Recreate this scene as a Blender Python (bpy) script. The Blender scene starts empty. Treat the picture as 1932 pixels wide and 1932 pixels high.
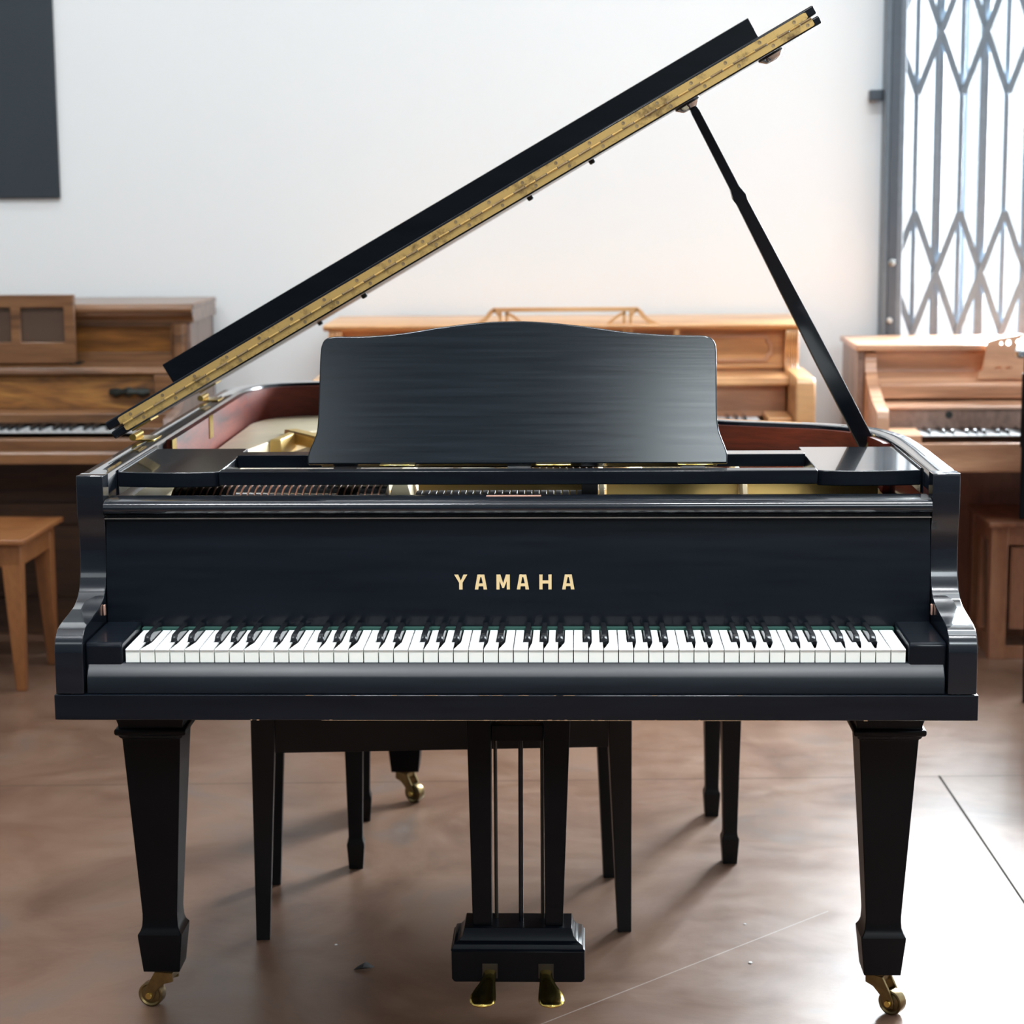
import bpy, math, random
from mathutils import Vector, Matrix
from mathutils.geometry import tessellate_polygon
random.seed(7)
SC = bpy.context.scene
COL = SC.collection
R = math.radians

# ------------------------------------------------------------------ materials
def mat_new(name):
    m = bpy.data.materials.new(name); m.use_nodes = True
    nt = m.node_tree
    return m, nt, nt.nodes['Principled BSDF']

def nd(nt, typ, **kw):
    n = nt.nodes.new(typ)
    for k, v in kw.items():
        if k.startswith('i_'):
            n.inputs[k[2:].replace('_', ' ')].default_value = v
        else:
            setattr(n, k, v)
    return n

def ramp(nt, stops):
    r = nt.nodes.new('ShaderNodeValToRGB')
    e = r.color_ramp.elements
    while len(e) < len(stops): e.new(.5)
    for i, (p, c) in enumerate(stops):
        e[i].position = p; e[i].color = (c[0], c[1], c[2], 1)
    return r

def coords(nt, scale, rot=(0, 0, 0)):
    tc = nd(nt, 'ShaderNodeTexCoord'); mp = nd(nt, 'ShaderNodeMapping')
    mp.inputs['Scale'].default_value = scale; mp.inputs['Rotation'].default_value = rot
    nt.links.new(tc.outputs['Object'], mp.inputs['Vector'])
    return mp

def plain(name, col, rough=.5, metal=0., coat=0., coat_r=.05, spec=.5, cior=1.5, var=.06, vscale=40, rvar=.05, stretch=(1, 1, 1), bump=0.):
    m, nt, b = mat_new(name)
    mp = coords(nt, stretch)
    n = nd(nt, 'ShaderNodeTexNoise'); n.inputs['Scale'].default_value = vscale; n.inputs['Detail'].default_value = 5
    nt.links.new(mp.outputs[0], n.inputs['Vector'])
    r = ramp(nt, [(.25, [c * (1 - var) for c in col]), (.75, [min(1, c * (1 + var)) for c in col])])
    nt.links.new(n.outputs['Fac'], r.inputs['Fac']); nt.links.new(r.outputs[0], b.inputs['Base Color'])
    mr = nd(nt, 'ShaderNodeMapRange'); mr.inputs['To Min'].default_value = max(0.02, rough - rvar); mr.inputs['To Max'].default_value = rough + rvar
    nt.links.new(n.outputs['Fac'], mr.inputs['Value']); nt.links.new(mr.outputs[0], b.inputs['Roughness'])
    b.inputs['Metallic'].default_value = metal
    b.inputs['Coat Weight'].default_value = coat; b.inputs['Coat Roughness'].default_value = coat_r
    b.inputs['Specular IOR Level'].default_value = spec; b.inputs['Coat IOR'].default_value = cior
    if bump:
        bp = nd(nt, 'ShaderNodeBump'); bp.inputs['Strength'].default_value = bump; bp.inputs['Distance'].default_value = .002
        nt.links.new(n.outputs['Fac'], bp.inputs['Height']); nt.links.new(bp.outputs[0], b.inputs['Normal'])
    return m

def wood(name, dark, mid, light, stretch=(1.2, 12, 12), scale=1.6, dist=1.2, rough=.4, coat=.3, coat_r=.15, grain=.25, spec=.5):
    m, nt, b = mat_new(name)
    mp = coords(nt, stretch)
    n = nd(nt, 'ShaderNodeTexNoise'); n.inputs['Scale'].default_value = scale; n.inputs['Detail'].default_value = 7; n.inputs['Distortion'].default_value = dist
    nt.links.new(mp.outputs[0], n.inputs['Vector'])
    r = ramp(nt, [(.32, dark), (.5, mid), (.68, light)])
    nt.links.new(n.outputs['Fac'], r.inputs['Fac'])
    f = nd(nt, 'ShaderNodeTexNoise'); f.inputs['Scale'].default_value = scale * 22; f.inputs['Detail'].default_value = 3
    mp2 = coords(nt, (stretch[0] * .35, stretch[1], stretch[2]))
    nt.links.new(mp2.outputs[0], f.inputs['Vector'])
    fr = ramp(nt, [(.35, (1 - grain,) * 3), (.6, (1, 1, 1))])
    nt.links.new(f.outputs['Fac'], fr.inputs['Fac'])
    mx = nd(nt, 'ShaderNodeMix', data_type='RGBA', blend_type='MULTIPLY'); mx.inputs['Factor'].default_value = 1
    nt.links.new(r.outputs[0], mx.inputs[6]); nt.links.new(fr.outputs[0], mx.inputs[7])
    nt.links.new(mx.outputs[2], b.inputs['Base Color'])
    b.inputs['Roughness'].default_value = rough; b.inputs['Specular IOR Level'].default_value = spec
    b.inputs['Coat Weight'].default_value = coat; b.inputs['Coat Roughness'].default_value = coat_r
    return m

def brass_mat(name, c1, c2, rough=.3):
    m, nt, b = mat_new(name)
    mp = coords(nt, (1, 1, 1))
    n = nd(nt, 'ShaderNodeTexNoise'); n.inputs['Scale'].default_value = 22; n.inputs['Detail'].default_value = 8; n.inputs['Roughness'].default_value = .7
    nt.links.new(mp.outputs[0], n.inputs['Vector'])
    r = ramp(nt, [(.3, c1), (.47, c2), (.7, [min(1, v * 1.12) for v in c2])])
    nt.links.new(n.outputs['Fac'], r.inputs['Fac']); nt.links.new(r.outputs[0], b.inputs['Base Color'])
    b.inputs['Metallic'].default_value = .55
    mr = nd(nt, 'ShaderNodeMapRange'); mr.inputs['To Min'].default_value = rough + .15; mr.inputs['To Max'].default_value = rough - .08
    nt.links.new(n.outputs['Fac'], mr.inputs['Value']); nt.links.new(mr.outputs[0], b.inputs['Roughness'])
    return m

M = {}
EB = (.0035, .0052, .0085)
M['ebony'] = plain('ebony satin lacquer', EB, .32, coat=.30, coat_r=.09, spec=.12, var=.25, vscale=6, rvar=.06, stretch=(1, 14, 14))
M['ebony_slip'] = plain('ebony satin key slip', (.004, .0065, .010), .40, coat=0, spec=.24, var=.2, vscale=6, stretch=(1, 14, 14))
M['ebony_semi'] = plain('ebony semi gloss lacquer', (.005, .007, .011), .2, coat=.55, coat_r=.07, spec=.3, var=.2, vscale=8, stretch=(1, 14, 14))
M['ebony_top'] = plain('ebony polished lacquer', (.005, .007, .011), .16, coat=1., coat_r=.02, cior=2.6, var=.15, vscale=8, rvar=.04, spec=1.)
M['ebony_desk'] = plain('ebony brushed desk', (.0055, .0090, .0130), .16, coat=.0, coat_r=.30, spec=.45, var=.25, vscale=5, rvar=.05, stretch=(1, 30, 30), bump=.02)
M['ebony_leg'] = plain('ebony satin leg lacquer', (.0035, .0040, .0055), .36, coat=.0, coat_r=.2, var=.25, vscale=6, spec=.10)
M['ebony_dull'] = plain('ebony dull bench lacquer', (.0055, .0055, .006), .42, coat=.05, coat_r=.3, spec=.2, var=.2, vscale=9)
M['inside_dark'] = plain('dark action felt', (.012, .012, .013), .8)
M['mahogany'] = wood('mahogany veneer inner rim', (.026, .004, .003), (.105, .014, .007), (.18, .030, .013), (1.5, 1.5, 9), 1.6, 1., .45, .0, .2, .25, .25)
M['plate'] = plain('gold painted iron plate', (.74, .50, .17), .42, metal=.3, var=.12, vscale=14, rvar=.08)
M['plate_lit'] = plain('window lit gold iron plate', (.93, .78, .52), .40, metal=.0, coat=.3, coat_r=.2, var=.08, vscale=14)  # same gold plate, paled so the colour carries the window light on it
M['soundboard'] = wood('spruce soundboard', (.45, .27, .12), (.55, .35, .17), (.62, .42, .22), (10, 1, 1), 2, .3, .4, .3)
M['brass'] = brass_mat('worn brass hinge', (.13, .075, .03), (.62, .41, .145), .34)
M['brass_shine'] = plain('polished brass', (.72, .52, .14), .20, metal=1, var=.06, vscale=30, rvar=.04)
M['brass_old'] = plain('tarnished brass caster', (.19, .135, .06), .32, metal=1, var=.3, vscale=60)
M['brass_pin'] = plain('browned hinge knuckle', (.30, .21, .11), .4, metal=.5, var=.3, vscale=60)
M['brass_dark'] = plain('dark bronze fitting', (.022, .016, .009), .5, metal=.1, var=.3)
M['steel'] = plain('bright metal tread', (.55, .55, .52), .3, metal=1, var=.1)
M['copper'] = plain('copper wound string', (.17, .065, .032), .5, metal=.05, var=.2)
M['string'] = plain('steel string', (.5, .45, .40), .35, metal=1)
M['gold_letter'] = plain('inlaid gold letters', (.70, .52, .27), .5, metal=.0, var=.05)
M['ivory'] = plain('white key top', (.76, .77, .775), .28, var=.02, vscale=8, coat=.4, coat_r=.1)
M['ivory_front'] = plain('white key front', (.78, .80, .755), .4, var=.03, vscale=8)
M['sharp'] = plain('black key', (.008, .009, .011), .16, coat=.6, coat_r=.06, var=.2)
M['felt'] = plain('green felt', (.004, .040, .030), .9)
M['damper'] = plain('grey damper block', (.060, .052, .052), .5, var=.2)
M['oak'] = wood('golden oak veneer', (.060, .020, .005), (.25, .095, .018), (.40, .180, .038), (1.0, 9, 5), 1.7, 2.2, .45, .04, .2, .35, .3)
M['oak_trim'] = wood('oak moulding', (.10, .042, .016), (.21, .092, .036), (.29, .135, .055), (1.0, 14, 14), 1.7, .8, .35, .5, .18)
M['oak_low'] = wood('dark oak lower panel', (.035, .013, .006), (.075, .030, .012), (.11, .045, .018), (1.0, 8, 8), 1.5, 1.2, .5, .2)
M['cane'] = None
M['cherry'] = wood('light cherry veneer', (.48, .22, .08), (.70, .36, .15), (.80, .46, .21), (1.2, 7, 7), 1.4, 1.2, .35, .5, .15, .12)
M['walnut'] = wood('warm walnut veneer', (.38, .19, .105), (.58, .31, .18), (.70, .40, .24), (1.2, 9, 9), 1.4, 1.0, .35, .45, .18, .15)
M['walnut_side'] = wood('greyed walnut side', (.20, .12, .09), (.27, .17, .13), (.33, .21, .16), (6, 6, 1.2), 1.4, .8, .45, .3)
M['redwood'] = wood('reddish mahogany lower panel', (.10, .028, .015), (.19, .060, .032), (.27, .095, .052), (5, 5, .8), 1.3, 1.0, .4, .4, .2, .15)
M['bench_r'] = wood('reddish bench wood', (.17, .060, .028), (.29, .115, .055), (.38, .17, .085), (9, 9, 1.0), 1.4, .8, .4, .4, .2, .15)
M['bench_l'] = wood('orange brown bench wood', (.20, .070, .020), (.31, .115, .035), (.37, .15, .05), (6, 6, 1.0), 1.4, .8, .45, .25, .25, .15)
M['bronze'] = plain('aged bronze pull', (.035, .038, .034), .45, metal=.8, var=.3, vscale=80)
M['gate'] = plain('grey painted steel', (.13, .16, .19), .45, metal=.1, var=.1)
M['gate_dark'] = plain('dark grey steel', (.06, .075, .095), .45, metal=.1, var=.1)
M['board'] = plain('charcoal painted board', (.022, .031, .039), .55, var=.06, vscale=3)
M['white'] = plain('off white paint', (.8, .8, .78), .6, var=.02)
M['wall'] = plain('white wall paint', (.83, .835, .83), .75, var=.012, vscale=1.2, spec=.2)
M['ceil'] = plain('grey ceiling paint', (.45, .46, .47), .8, var=.01)
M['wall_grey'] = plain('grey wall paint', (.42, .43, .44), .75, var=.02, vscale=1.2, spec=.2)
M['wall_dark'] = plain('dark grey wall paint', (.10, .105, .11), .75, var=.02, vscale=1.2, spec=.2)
M['stucco'] = plain('cream stucco outside', (.40, .36, .325), .85, var=.04, vscale=3)
M['ground'] = plain('pale pavement', (.6, .6, .58), .8, var=.05)
M['wear'] = plain('bare wood wear', (.26, .16, .09), .7)
M['scrap'] = plain('dark leaf scrap', (.02, .02, .022), .7)
M['copper_plate'] = plain('copper tinted strip', (.55, .32, .25), .4, metal=.3)
M['chrome'] = plain('pale shiny metal', (.75, .80, .82), .12, metal=1, var=.02)

# woven cane grille
m, nt, b = mat_new('woven cane')
mp = coords(nt, (1, 1, 1))
ck = nd(nt, 'ShaderNodeTexWave', wave_type='BANDS', bands_direction='X'); ck.inputs['Scale'].default_value = 70
ck2 = nd(nt, 'ShaderNodeTexWave', wave_type='BANDS', bands_direction='Z'); ck2.inputs['Scale'].default_value = 55
nt.links.new(mp.outputs[0], ck.inputs['Vector']); nt.links.new(mp.outputs[0], ck2.inputs['Vector'])
mu = nd(nt, 'ShaderNodeMath', operation='MULTIPLY')
nt.links.new(ck.outputs['Fac'], mu.inputs[0]); nt.links.new(ck2.outputs['Fac'], mu.inputs[1])
r = ramp(nt, [(.15, (.035, .018, .010)), (.6, (.19, .105, .060))])
nt.links.new(mu.outputs[0], r.inputs['Fac']); nt.links.new(r.outputs[0], b.inputs['Base Color']); b.inputs['Roughness'].default_value = .6
M['cane'] = m

# window glass
m, nt, b = mat_new('clear window glass')
out = nt.nodes['Material Output']; nt.nodes.remove(b)
tr = nd(nt, 'ShaderNodeBsdfTransparent'); tr.inputs[0].default_value = (.97, .99, .99, 1)
gl = nd(nt, 'ShaderNodeBsdfGlossy'); gl.inputs['Roughness'].default_value = .02
mx = nd(nt, 'ShaderNodeMixShader'); mx.inputs[0].default_value = .05
nt.links.new(tr.outputs[0], mx.inputs[1]); nt.links.new(gl.outputs[0], mx.inputs[2]); nt.links.new(mx.outputs[0], out.inputs[0])
M['glass'] = m

# stained concrete floor with control joints
m, nt, b = mat_new('stained polished concrete')
tc = nd(nt, 'ShaderNodeTexCoord')
def noise(scale, detail, rough=.5, dist=0., strx=(1, 1, 1)):
    mp = nd(nt, 'ShaderNodeMapping'); mp.inputs['Scale'].default_value = strx
    nt.links.new(tc.outputs['Object'], mp.inputs['Vector'])
    n = nd(nt, 'ShaderNodeTexNoise'); n.inputs['Scale'].default_value = scale; n.inputs['Detail'].default_value = detail
    n.inputs['Roughness'].default_value = rough; n.inputs['Distortion'].default_value = dist
    nt.links.new(mp.outputs[0], n.inputs['Vector'])
    return n
n1 = noise(2.3, 9, .66, 1.0); n2 = noise(7, 6, .6, .3, (1, 1.5, 1)); n3 = noise(60, 4, .6)
r1 = ramp(nt, [(.28, (.090, .043, .026)), (.43, (.150, .078, .048)), (.56, (.198, .114, .075)), (.66, (.158, .108, .086)), (.78, (.208, .165, .138))])
nt.links.new(n1.outputs['Fac'], r1.inputs['Fac'])
r2 = ramp(nt, [(.3, (.93, .93, .93)), (.7, (1.04, 1.04, 1.04))]); nt.links.new(n2.outputs['Fac'], r2.inputs['Fac'])
mA = nd(nt, 'ShaderNodeMix', data_type='RGBA', blend_type='MULTIPLY'); mA.inputs['Factor'].default_value = 1
nt.links.new(r1.outputs[0], mA.inputs[6]); nt.links.new(r2.outputs[0], mA.inputs[7])
sep = nd(nt, 'ShaderNodeSeparateXYZ'); nt.links.new(tc.outputs['Object'], sep.inputs[0])
def mth(op, a, b_=None, c=None):
    n = nd(nt, 'ShaderNodeMath', operation=op)
    for i, v in enumerate((a, b_, c)):
        if v is None: continue
        if isinstance(v, (int, float)): n.inputs[i].default_value = v
        else: nt.links.new(v, n.inputs[i])
    return n.outputs[0]
def line(p, q, w, soft):
    dx, dy = q[0] - p[0], q[1] - p[1]; L = math.hypot(dx, dy); dx /= L; dy /= L
    along = mth('ADD', mth('MULTIPLY', mth('SUBTRACT', sep.outputs[0], p[0]), dx), mth('MULTIPLY', mth('SUBTRACT', sep.outputs[1], p[1]), dy))
    off = mth('ABSOLUTE', mth('SUBTRACT', mth('MULTIPLY', mth('SUBTRACT', sep.outputs[1], p[1]), dx), mth('MULTIPLY', mth('SUBTRACT', sep.outputs[0], p[0]), dy)))
    mr = nd(nt, 'ShaderNodeMapRange'); mr.inputs['From Min'].default_value = w; mr.inputs['From Max'].default_value = w + soft
    mr.inputs['To Min'].default_value = 1; mr.inputs['To Max'].default_value = 0
    nt.links.new(off, mr.inputs['Value'])
    return mth('MULTIPLY', mr.outputs[0], mth('MULTIPLY', mth('GREATER_THAN', along, 0), mth('LESS_THAN', along, L)))
j1 = line((-6, 1.487), (3.6, 1.902), .0018, .003)
j2 = line((.985, 1.795), (1.06, -2.4), .0022, .002)
jn = mth('MAXIMUM', mth('MULTIPLY', j1, .6), j2)
mB = nd(nt, 'ShaderNodeMix', data_type='RGBA'); nt.links.new(jn, mB.inputs[0]); nt.links.new(mA.outputs[2], mB.inputs[6]); mB.inputs[7].default_value = (.03, .025, .02, 1)
cr = line((.60, .83), (.02, .24), .0006, .0012)
mC = nd(nt, 'ShaderNodeMix', data_type='RGBA'); nt.links.new(mth('MULTIPLY', cr, .45), mC.inputs[0]); nt.links.new(mB.outputs[2], mC.inputs[6]); mC.inputs[7].default_value = (.65, .6, .55, 1)
nt.links.new(mC.outputs[2], b.inputs['Base Color'])
mr = nd(nt, 'ShaderNodeMapRange'); mr.inputs['From Min'].default_value = .3; mr.inputs['From Max'].default_value = .7
mr.inputs['To Min'].default_value = .32; mr.inputs['To Max'].default_value = .42
nt.links.new(n2.outputs['Fac'], mr.inputs['Value']); nt.links.new(mr.outputs[0], b.inputs['Roughness'])
bp = nd(nt, 'ShaderNodeBump'); bp.inputs['Strength'].default_value = .12; bp.inputs['Distance'].default_value = .002
nt.links.new(n3.outputs['Fac'], bp.inputs['Height']); nt.links.new(bp.outputs[0], b.inputs['Normal'])
nt.links.new(mth('MULTIPLY', mth('SUBTRACT', 1., jn), .72), b.inputs['Specular IOR Level'])
M['floor'] = m

# ------------------------------------------------------------------ mesh helpers
class B:
    def __init__(s, mat=None): s.v = []; s.f = []; s.m = mat
    def add(s, vs, fs):
        o = len(s.v)
        for v in vs:
            v = Vector(v)
            s.v.append(s.m @ v if s.m else v)
        s.f += [tuple(i + o for i in f) for f in fs]
        return s
    def box(s, x0, x1, y0, y1, z0, z1):
        return s.add([(x0, y0, z0), (x1, y0, z0), (x1, y1, z0), (x0, y1, z0), (x0, y0, z1), (x1, y0, z1), (x1, y1, z1), (x0, y1, z1)],
                     [(3, 2, 1, 0), (4, 5, 6, 7), (0, 1, 5, 4), (1, 2, 6, 5), (2, 3, 7, 6), (3, 0, 4, 7)])
    def ext(s, poly, axis, a, b, holes=()):
        def P(p, t):
            return {'x': (t, p[0], p[1]), 'y': (p[0], t, p[1]), 'z': (p[0], p[1], t)}[axis]
        loops = [list(poly)] + [list(h) for h in holes]
        allp = [p for l in loops for p in l]; n = len(allp)
        vs = [P(p, a) for p in allp] + [P(p, b) for p in allp]; fs = []
        if holes:
            tris = tessellate_polygon([[Vector((p[0], p[1], 0)) for p in l] for l in loops])
        else:
            tris = [tuple(range(n))]
        for t in tris:
            fs.append(tuple(t)); fs.append(tuple(i + n for i in reversed(t)))
        k = 0
        for l in loops:
            m_ = len(l)
            for i in range(m_):
                j = (i + 1) % m_
                fs.append((k + i, k + j, k + j + n, k + i + n))
            k += m_
        return s.add(vs, fs)
    def loft(s, rings, cap=True, close=True):
        n = len(rings[0]); vs = [p for r_ in rings for p in r_]; fs = []
        for k in range(len(rings) - 1):
            for i in range(n if close else n - 1):
                j = (i + 1) % n
                fs.append((k * n + i, k * n + j, (k + 1) * n + j, (k + 1) * n + i))
        if cap: fs += [tuple(reversed(range(n))), tuple((len(rings) - 1) * n + i for i in range(n))]
        return s.add(vs, fs)
    def tube(s, pts, r, n=10, r2=None, up=(0, 0, 1)):
        pts = [Vector(p) for p in pts]; rings = []
        for i, p in enumerate(pts):
            d = (pts[min(i + 1, len(pts) - 1)] - pts[max(i - 1, 0)]).normalized()
            u = Vector(up)
            if abs(d.dot(u)) > .95: u = Vector((1, 0, 0)) if abs(d.x) < .9 else Vector((0, 1, 0))
            a = d.cross(u).normalized(); c = a.cross(d).normalized()
            rr = r[i] if isinstance(r, (list, tuple)) else r
            r_2 = rr if r2 is None else r2
            if n == 4: ring = [p + a * rr * sx + c * r_2 * sy for sx, sy in ((-1, -1), (1, -1), (1, 1), (-1, 1))]
            else: ring = [p + a * rr * math.cos(2 * math.pi * k / n) + c * r_2 * math.sin(2 * math.pi * k / n) for k in range(n)]
            rings.append(ring)
        return s.loft(rings)
    def lathe(s, prof, c, ax=(0, 0, 1), n=24):
        ax = Vector(ax).normalized(); c = Vector(c)
        u = Vector((1, 0, 0)) if abs(ax.x) < .9 else Vector((0, 1, 0))
        a = ax.cross(u).normalized(); b_ = ax.cross(a)
        return s.loft([[c + ax * h + (a * math.cos(2 * math.pi * k / n) + b_ * math.sin(2 * math.pi * k / n)) * max(r_, 1e-4) for k in range(n)] for r_, h in prof])
    def sq(s, prof, cx, cy, ratio=1.):
        # stack of square sections: (half, z[, dx, dy])
        rings = []
        for p in prof:
            h, z = p[0], p[1]; dx = p[2] if len(p) > 2 else 0; dy = p[3] if len(p) > 3 else 0
            rings.append([(cx + dx - h, cy + dy - h * ratio, z), (cx + dx + h, cy + dy - h * ratio, z), (cx + dx + h, cy + dy + h * ratio, z), (cx + dx - h, cy + dy + h * ratio, z)])
        return s.loft(rings)
    def mesh(s, name, mat, off=None, ang=32):
        me = bpy.data.meshes.new(name)
        vs = [v - off for v in s.v] if off is not None else s.v
        me.from_pydata([tuple(v) for v in vs], [], s.f)
        import bmesh
        bm = bmesh.new(); bm.from_mesh(me); bmesh.ops.recalc_face_normals(bm, faces=bm.faces); bm.to_mesh(me); bm.free()
        me.materials.append(M[mat] if isinstance(mat, str) else mat)
        me.polygons.foreach_set('use_smooth', [True] * len(me.polygons))
        me.set_sharp_from_angle(angle=R(ang))
        me.update()
        return me
    def obj(s, name, mat, parent=None, bevel=0., world=True, seg=2, ang=32, label=None, top=None):
        off = None
        if parent is not None and world:
            p = parent
            while p.parent is not None: p = p.parent
            off = Vector(p.location)
        o = bpy.data.objects.new(name, s.mesh(name, mat, off, ang)); COL.objects.link(o)
        if parent is not None: o.parent = parent
        if top:
            o.data.materials.append(M[top])
            for p_ in o.data.polygons:
                if p_.normal.z > .75: p_.material_index = 1
        if bevel:
            md = o.modifiers.new('bevel', 'BEVEL'); md.width = bevel; md.segments = seg; md.limit_method = 'ANGLE'; md.angle_limit = R(40); md.use_clamp_overlap = True
        if label: o['label'] = label
        return o

def thing(name, label, cat, loc=(0, 0, 0), rz=0., group=None):
    o = bpy.data.objects.new(name, None); COL.objects.link(o)
    o.empty_display_size = .1; o.location = loc; o.rotation_euler = (0, 0, rz)
    return tag(o, label, cat, group)
def tag(o, label, cat, group=None):
    o['label'] = label; o['category'] = cat
    if group: o['group'] = group
    return o
def struct(name, b_, mat, parent=None, **k):
    o = b_.obj(name, mat, parent, **k)
    if parent is None: o['kind'] = 'structure'
    return o
def smooth_path(pts, n=6, closed=False):
    out = []; P = [Vector((p[0], p[1])) for p in pts]; N = len(P)
    for i in range(N - 1):
        p0 = P[max(i - 1, 0)]; p1 = P[i]; p2 = P[i + 1]; p3 = P[min(i + 2, N - 1)]
        for k in range(n):
            t = k / n
            out.append(.5 * ((2 * p1) + (-p0 + p2) * t + (2 * p0 - 5 * p1 + 4 * p2 - p3) * t * t + (-p0 + 3 * p1 - 3 * p2 + p3) * t ** 3))
    out.append(P[-1]); return out
def offset(path, d):
    out = []
    for i, p in enumerate(path):
        t = (path[min(i + 1, len(path) - 1)] - path[max(i - 1, 0)]).normalized()
        out.append(p + Vector((-t.y, t.x)) * d)
    return out
def arc(cx, cy, r, a0, a1, n=8):
    return [(cx + r * math.cos(R(a0 + (a1 - a0) * i / n)), cy + r * math.sin(R(a0 + (a1 - a0) * i / n))) for i in range(n + 1)]
def T(p): return tuple((q.x, q.y) for q in p)

# ------------------------------------------------------------------ the room
WB = 3.85
struct('floor', B().box(-4.2, 5.0, -6.2, 8.0, -.1, 0), 'floor')
ZC = 5.2
w = B()
w.box(-4.2, 1.168, WB, WB + .2, 0, ZC); w.box(1.168, 3.6, WB, WB + .2, 2.95, ZC); w.box(3.6, 5.0, WB, WB + .2, 0, ZC)
struct('wall_back', w, 'wall')
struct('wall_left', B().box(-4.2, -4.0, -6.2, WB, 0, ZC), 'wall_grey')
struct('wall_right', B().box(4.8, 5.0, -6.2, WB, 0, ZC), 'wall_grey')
WF = ((-3.2, -1.2, 3.4, 5.0), (.50, 3.6, 3.4, 5.0))
w = B(); w.box(-4.2, 5.0, -6.2, -6.0, 0, 3.4); w.box(-4.2, 5.0, -6.2, -6.0, 5.0, ZC)
w.box(-4.2, -3.2, -6.2, -6.0, 3.4, 5.0); w.box(-1.2, .50, -6.2, -6.0, 3.4, 5.0); w.box(3.6, 5.0, -6.2, -6.0, 3.4, 5.0)
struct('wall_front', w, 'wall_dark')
struct('ceiling', B().box(-4.2, 5.0, -6.2, WB + .2, ZC, ZC + .1), 'ceil')
struct('wall_outside', B().box(-.5, 1.525, 4.5, 4.62, 0, 3.6), 'stucco')

# back window behind the gate
win = bpy.data.objects.new('window_1', None); COL.objects.link(win); win.location = (2.38, WB + .12, 0); win['kind'] = 'structure'
f = B(); f.box(1.168, 3.6, 3.99, 4.03, 2.87, 2.95); f.box(1.168, 3.6, 3.99, 4.03, 0, .07); f.box(3.52, 3.6, 3.99, 4.03, .07, 2.87)
f.box(1.398, 1.412, 3.985, 4.035, .07, 2.87); f.box(2.6, 2.64, 3.99, 4.03, .07, 2.87)
f.obj('window_frame', 'gate_dark', win)
B().box(1.41, 2.6, 4.005, 4.012, .07, 2.87).obj('pane', 'glass', win)
B().box(2.64, 3.52, 4.005, 4.012, .07, 2.87).obj('pane', 'glass', win)
# other windows of the room (behind and beside the camera)
def side_window(i, x0, x1, y0, y1, z0, z1):
    w = bpy.data.objects.new('window_%d' % i, None); COL.objects.link(w); w.location = ((x0 + x1) / 2, (y0 + y1) / 2, z0); w['kind'] = 'structure'
    f = B(); d = .05
    if x1 - x0 > y1 - y0:
        for a in (x0, (x0 + x1) / 2 - d / 2, x1 - d): f.box(a, a + d, y0, y1, z0, z1)
        f.box(x0, x1, y0, y1, z0, z0 + d); f.box(x0, x1, y0, y1, z1 - d, z1)
        p = B().box(x0 + d, x1 - d, (y0 + y1) / 2 - .003, (y0 + y1) / 2 + .003, z0 + d, z1 - d)
    else:
        for a in (y0, (y0 + y1) / 2 - d / 2, y1 - d): f.box(x0, x1, a, a + d, z0, z1)
        f.box(x0, x1, y0, y1, z0, z0 + d); f.box(x0, x1, y0, y1, z1 - d, z1)
        p = B().box((x0 + x1) / 2 - .003, (x0 + x1) / 2 + .003, y0 + d, y1 - d, z0 + d, z1 - d)
    f.obj('window_frame', 'gate_dark', w); p.obj('pane', 'glass', w)
for i_, q_ in enumerate(WF): side_window(2 + i_, q_[0], q_[1], -6.13, -6.07, q_[2], q_[3])

# folding security gate in front of the back window
GY = 3.79
g = thing('folding_gate', 'grey steel accordion security gate across the bright window', 'security gate', (2.3, GY, 0))
po = B(); po.box(1.103, 1.168, GY - .045, GY + .045, 0, 2.95); po.obj('post', 'gate', g, .004)
B().box(1.120, 1.150, GY - .052, GY - .045, 0, 2.95).obj('channel', 'gate_dark', g, .001)
B().box(1.060, 1.103, GY + .01, GY + .058, 1.700, 1.735).obj('latch', 'gate_dark', g, .004, label='dark latch lug by the wall')
B().lathe([(.010, 0), (.012, .004), (.006, .010)], (1.133, GY - .052, 1.175), (0, -1, 0), 12).obj('bolt', 'steel', g)
B().lathe([(.009, 0), (.011, .004), (.006, .009)], (1.128, GY - .052, .985), (0, -1, 0), 12).obj('bolt', 'steel', g)
B().box(1.168, 3.58, GY - .02, GY + .02, 2.90, 2.94).obj('top_track', 'gate', g, .002)
B().box(1.168, 3.58, GY - .02, GY + .02, 0.002, .02).obj('bottom_track', 'gate', g, .002)
PX = .1465; x0 = 1.168 + .007
bars = []
for k in range(16):
    xb = 1.282 + PX * k - .0
    bb = B(); bb.box(xb - .017, xb - .002, GY - .012, GY + .012, .02, 2.90); bb.box(xb - .002, xb + .015, GY - .008, GY + .016, .02, 2.90)
    bb.obj('upright_bar', 'gate', g, .002)
    xt = xb - PX / 2
    # thin centre bars between the nodes, and scissor braces
    B().box(xt - .0085, xt + .0085, GY - .006, GY + .006, .02, 2.90).obj('centre_bar', 'gate', g, .001)
    for zc in (.375, 1.14, 1.918, 2.69):
        for sx in (-1, 1):
            for sz in (-1, 1):
                yb = GY - (.0165 if sx * sz > 0 else .0225); p0 = Vector((xt, yb, zc + sz * .200)); p1 = Vector((xt + sx * PX / 2, yb, zc))
                # the first pair runs in behind the post
                if p0.z > 2.9: continue
                B().tube([p0, p1], .0028, 4, .0105, up=(1, 0, 0)).obj('brace', 'gate', g)
        
# charcoal board on the back wall
o = B().box(-2.9, -1.634, WB - .016, WB - .0005, 1.402, 2.5).obj('wall_board', 'board', None, .003)
tag(o, 'large charcoal board mounted high on the white wall at upper left', 'board')

# ------------------------------------------------------------------ the grand piano
GP = thing('grand_piano', 'black grand piano with open lid and gold maker letters, centre of the room', 'grand piano', (0, .9, 0))
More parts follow.
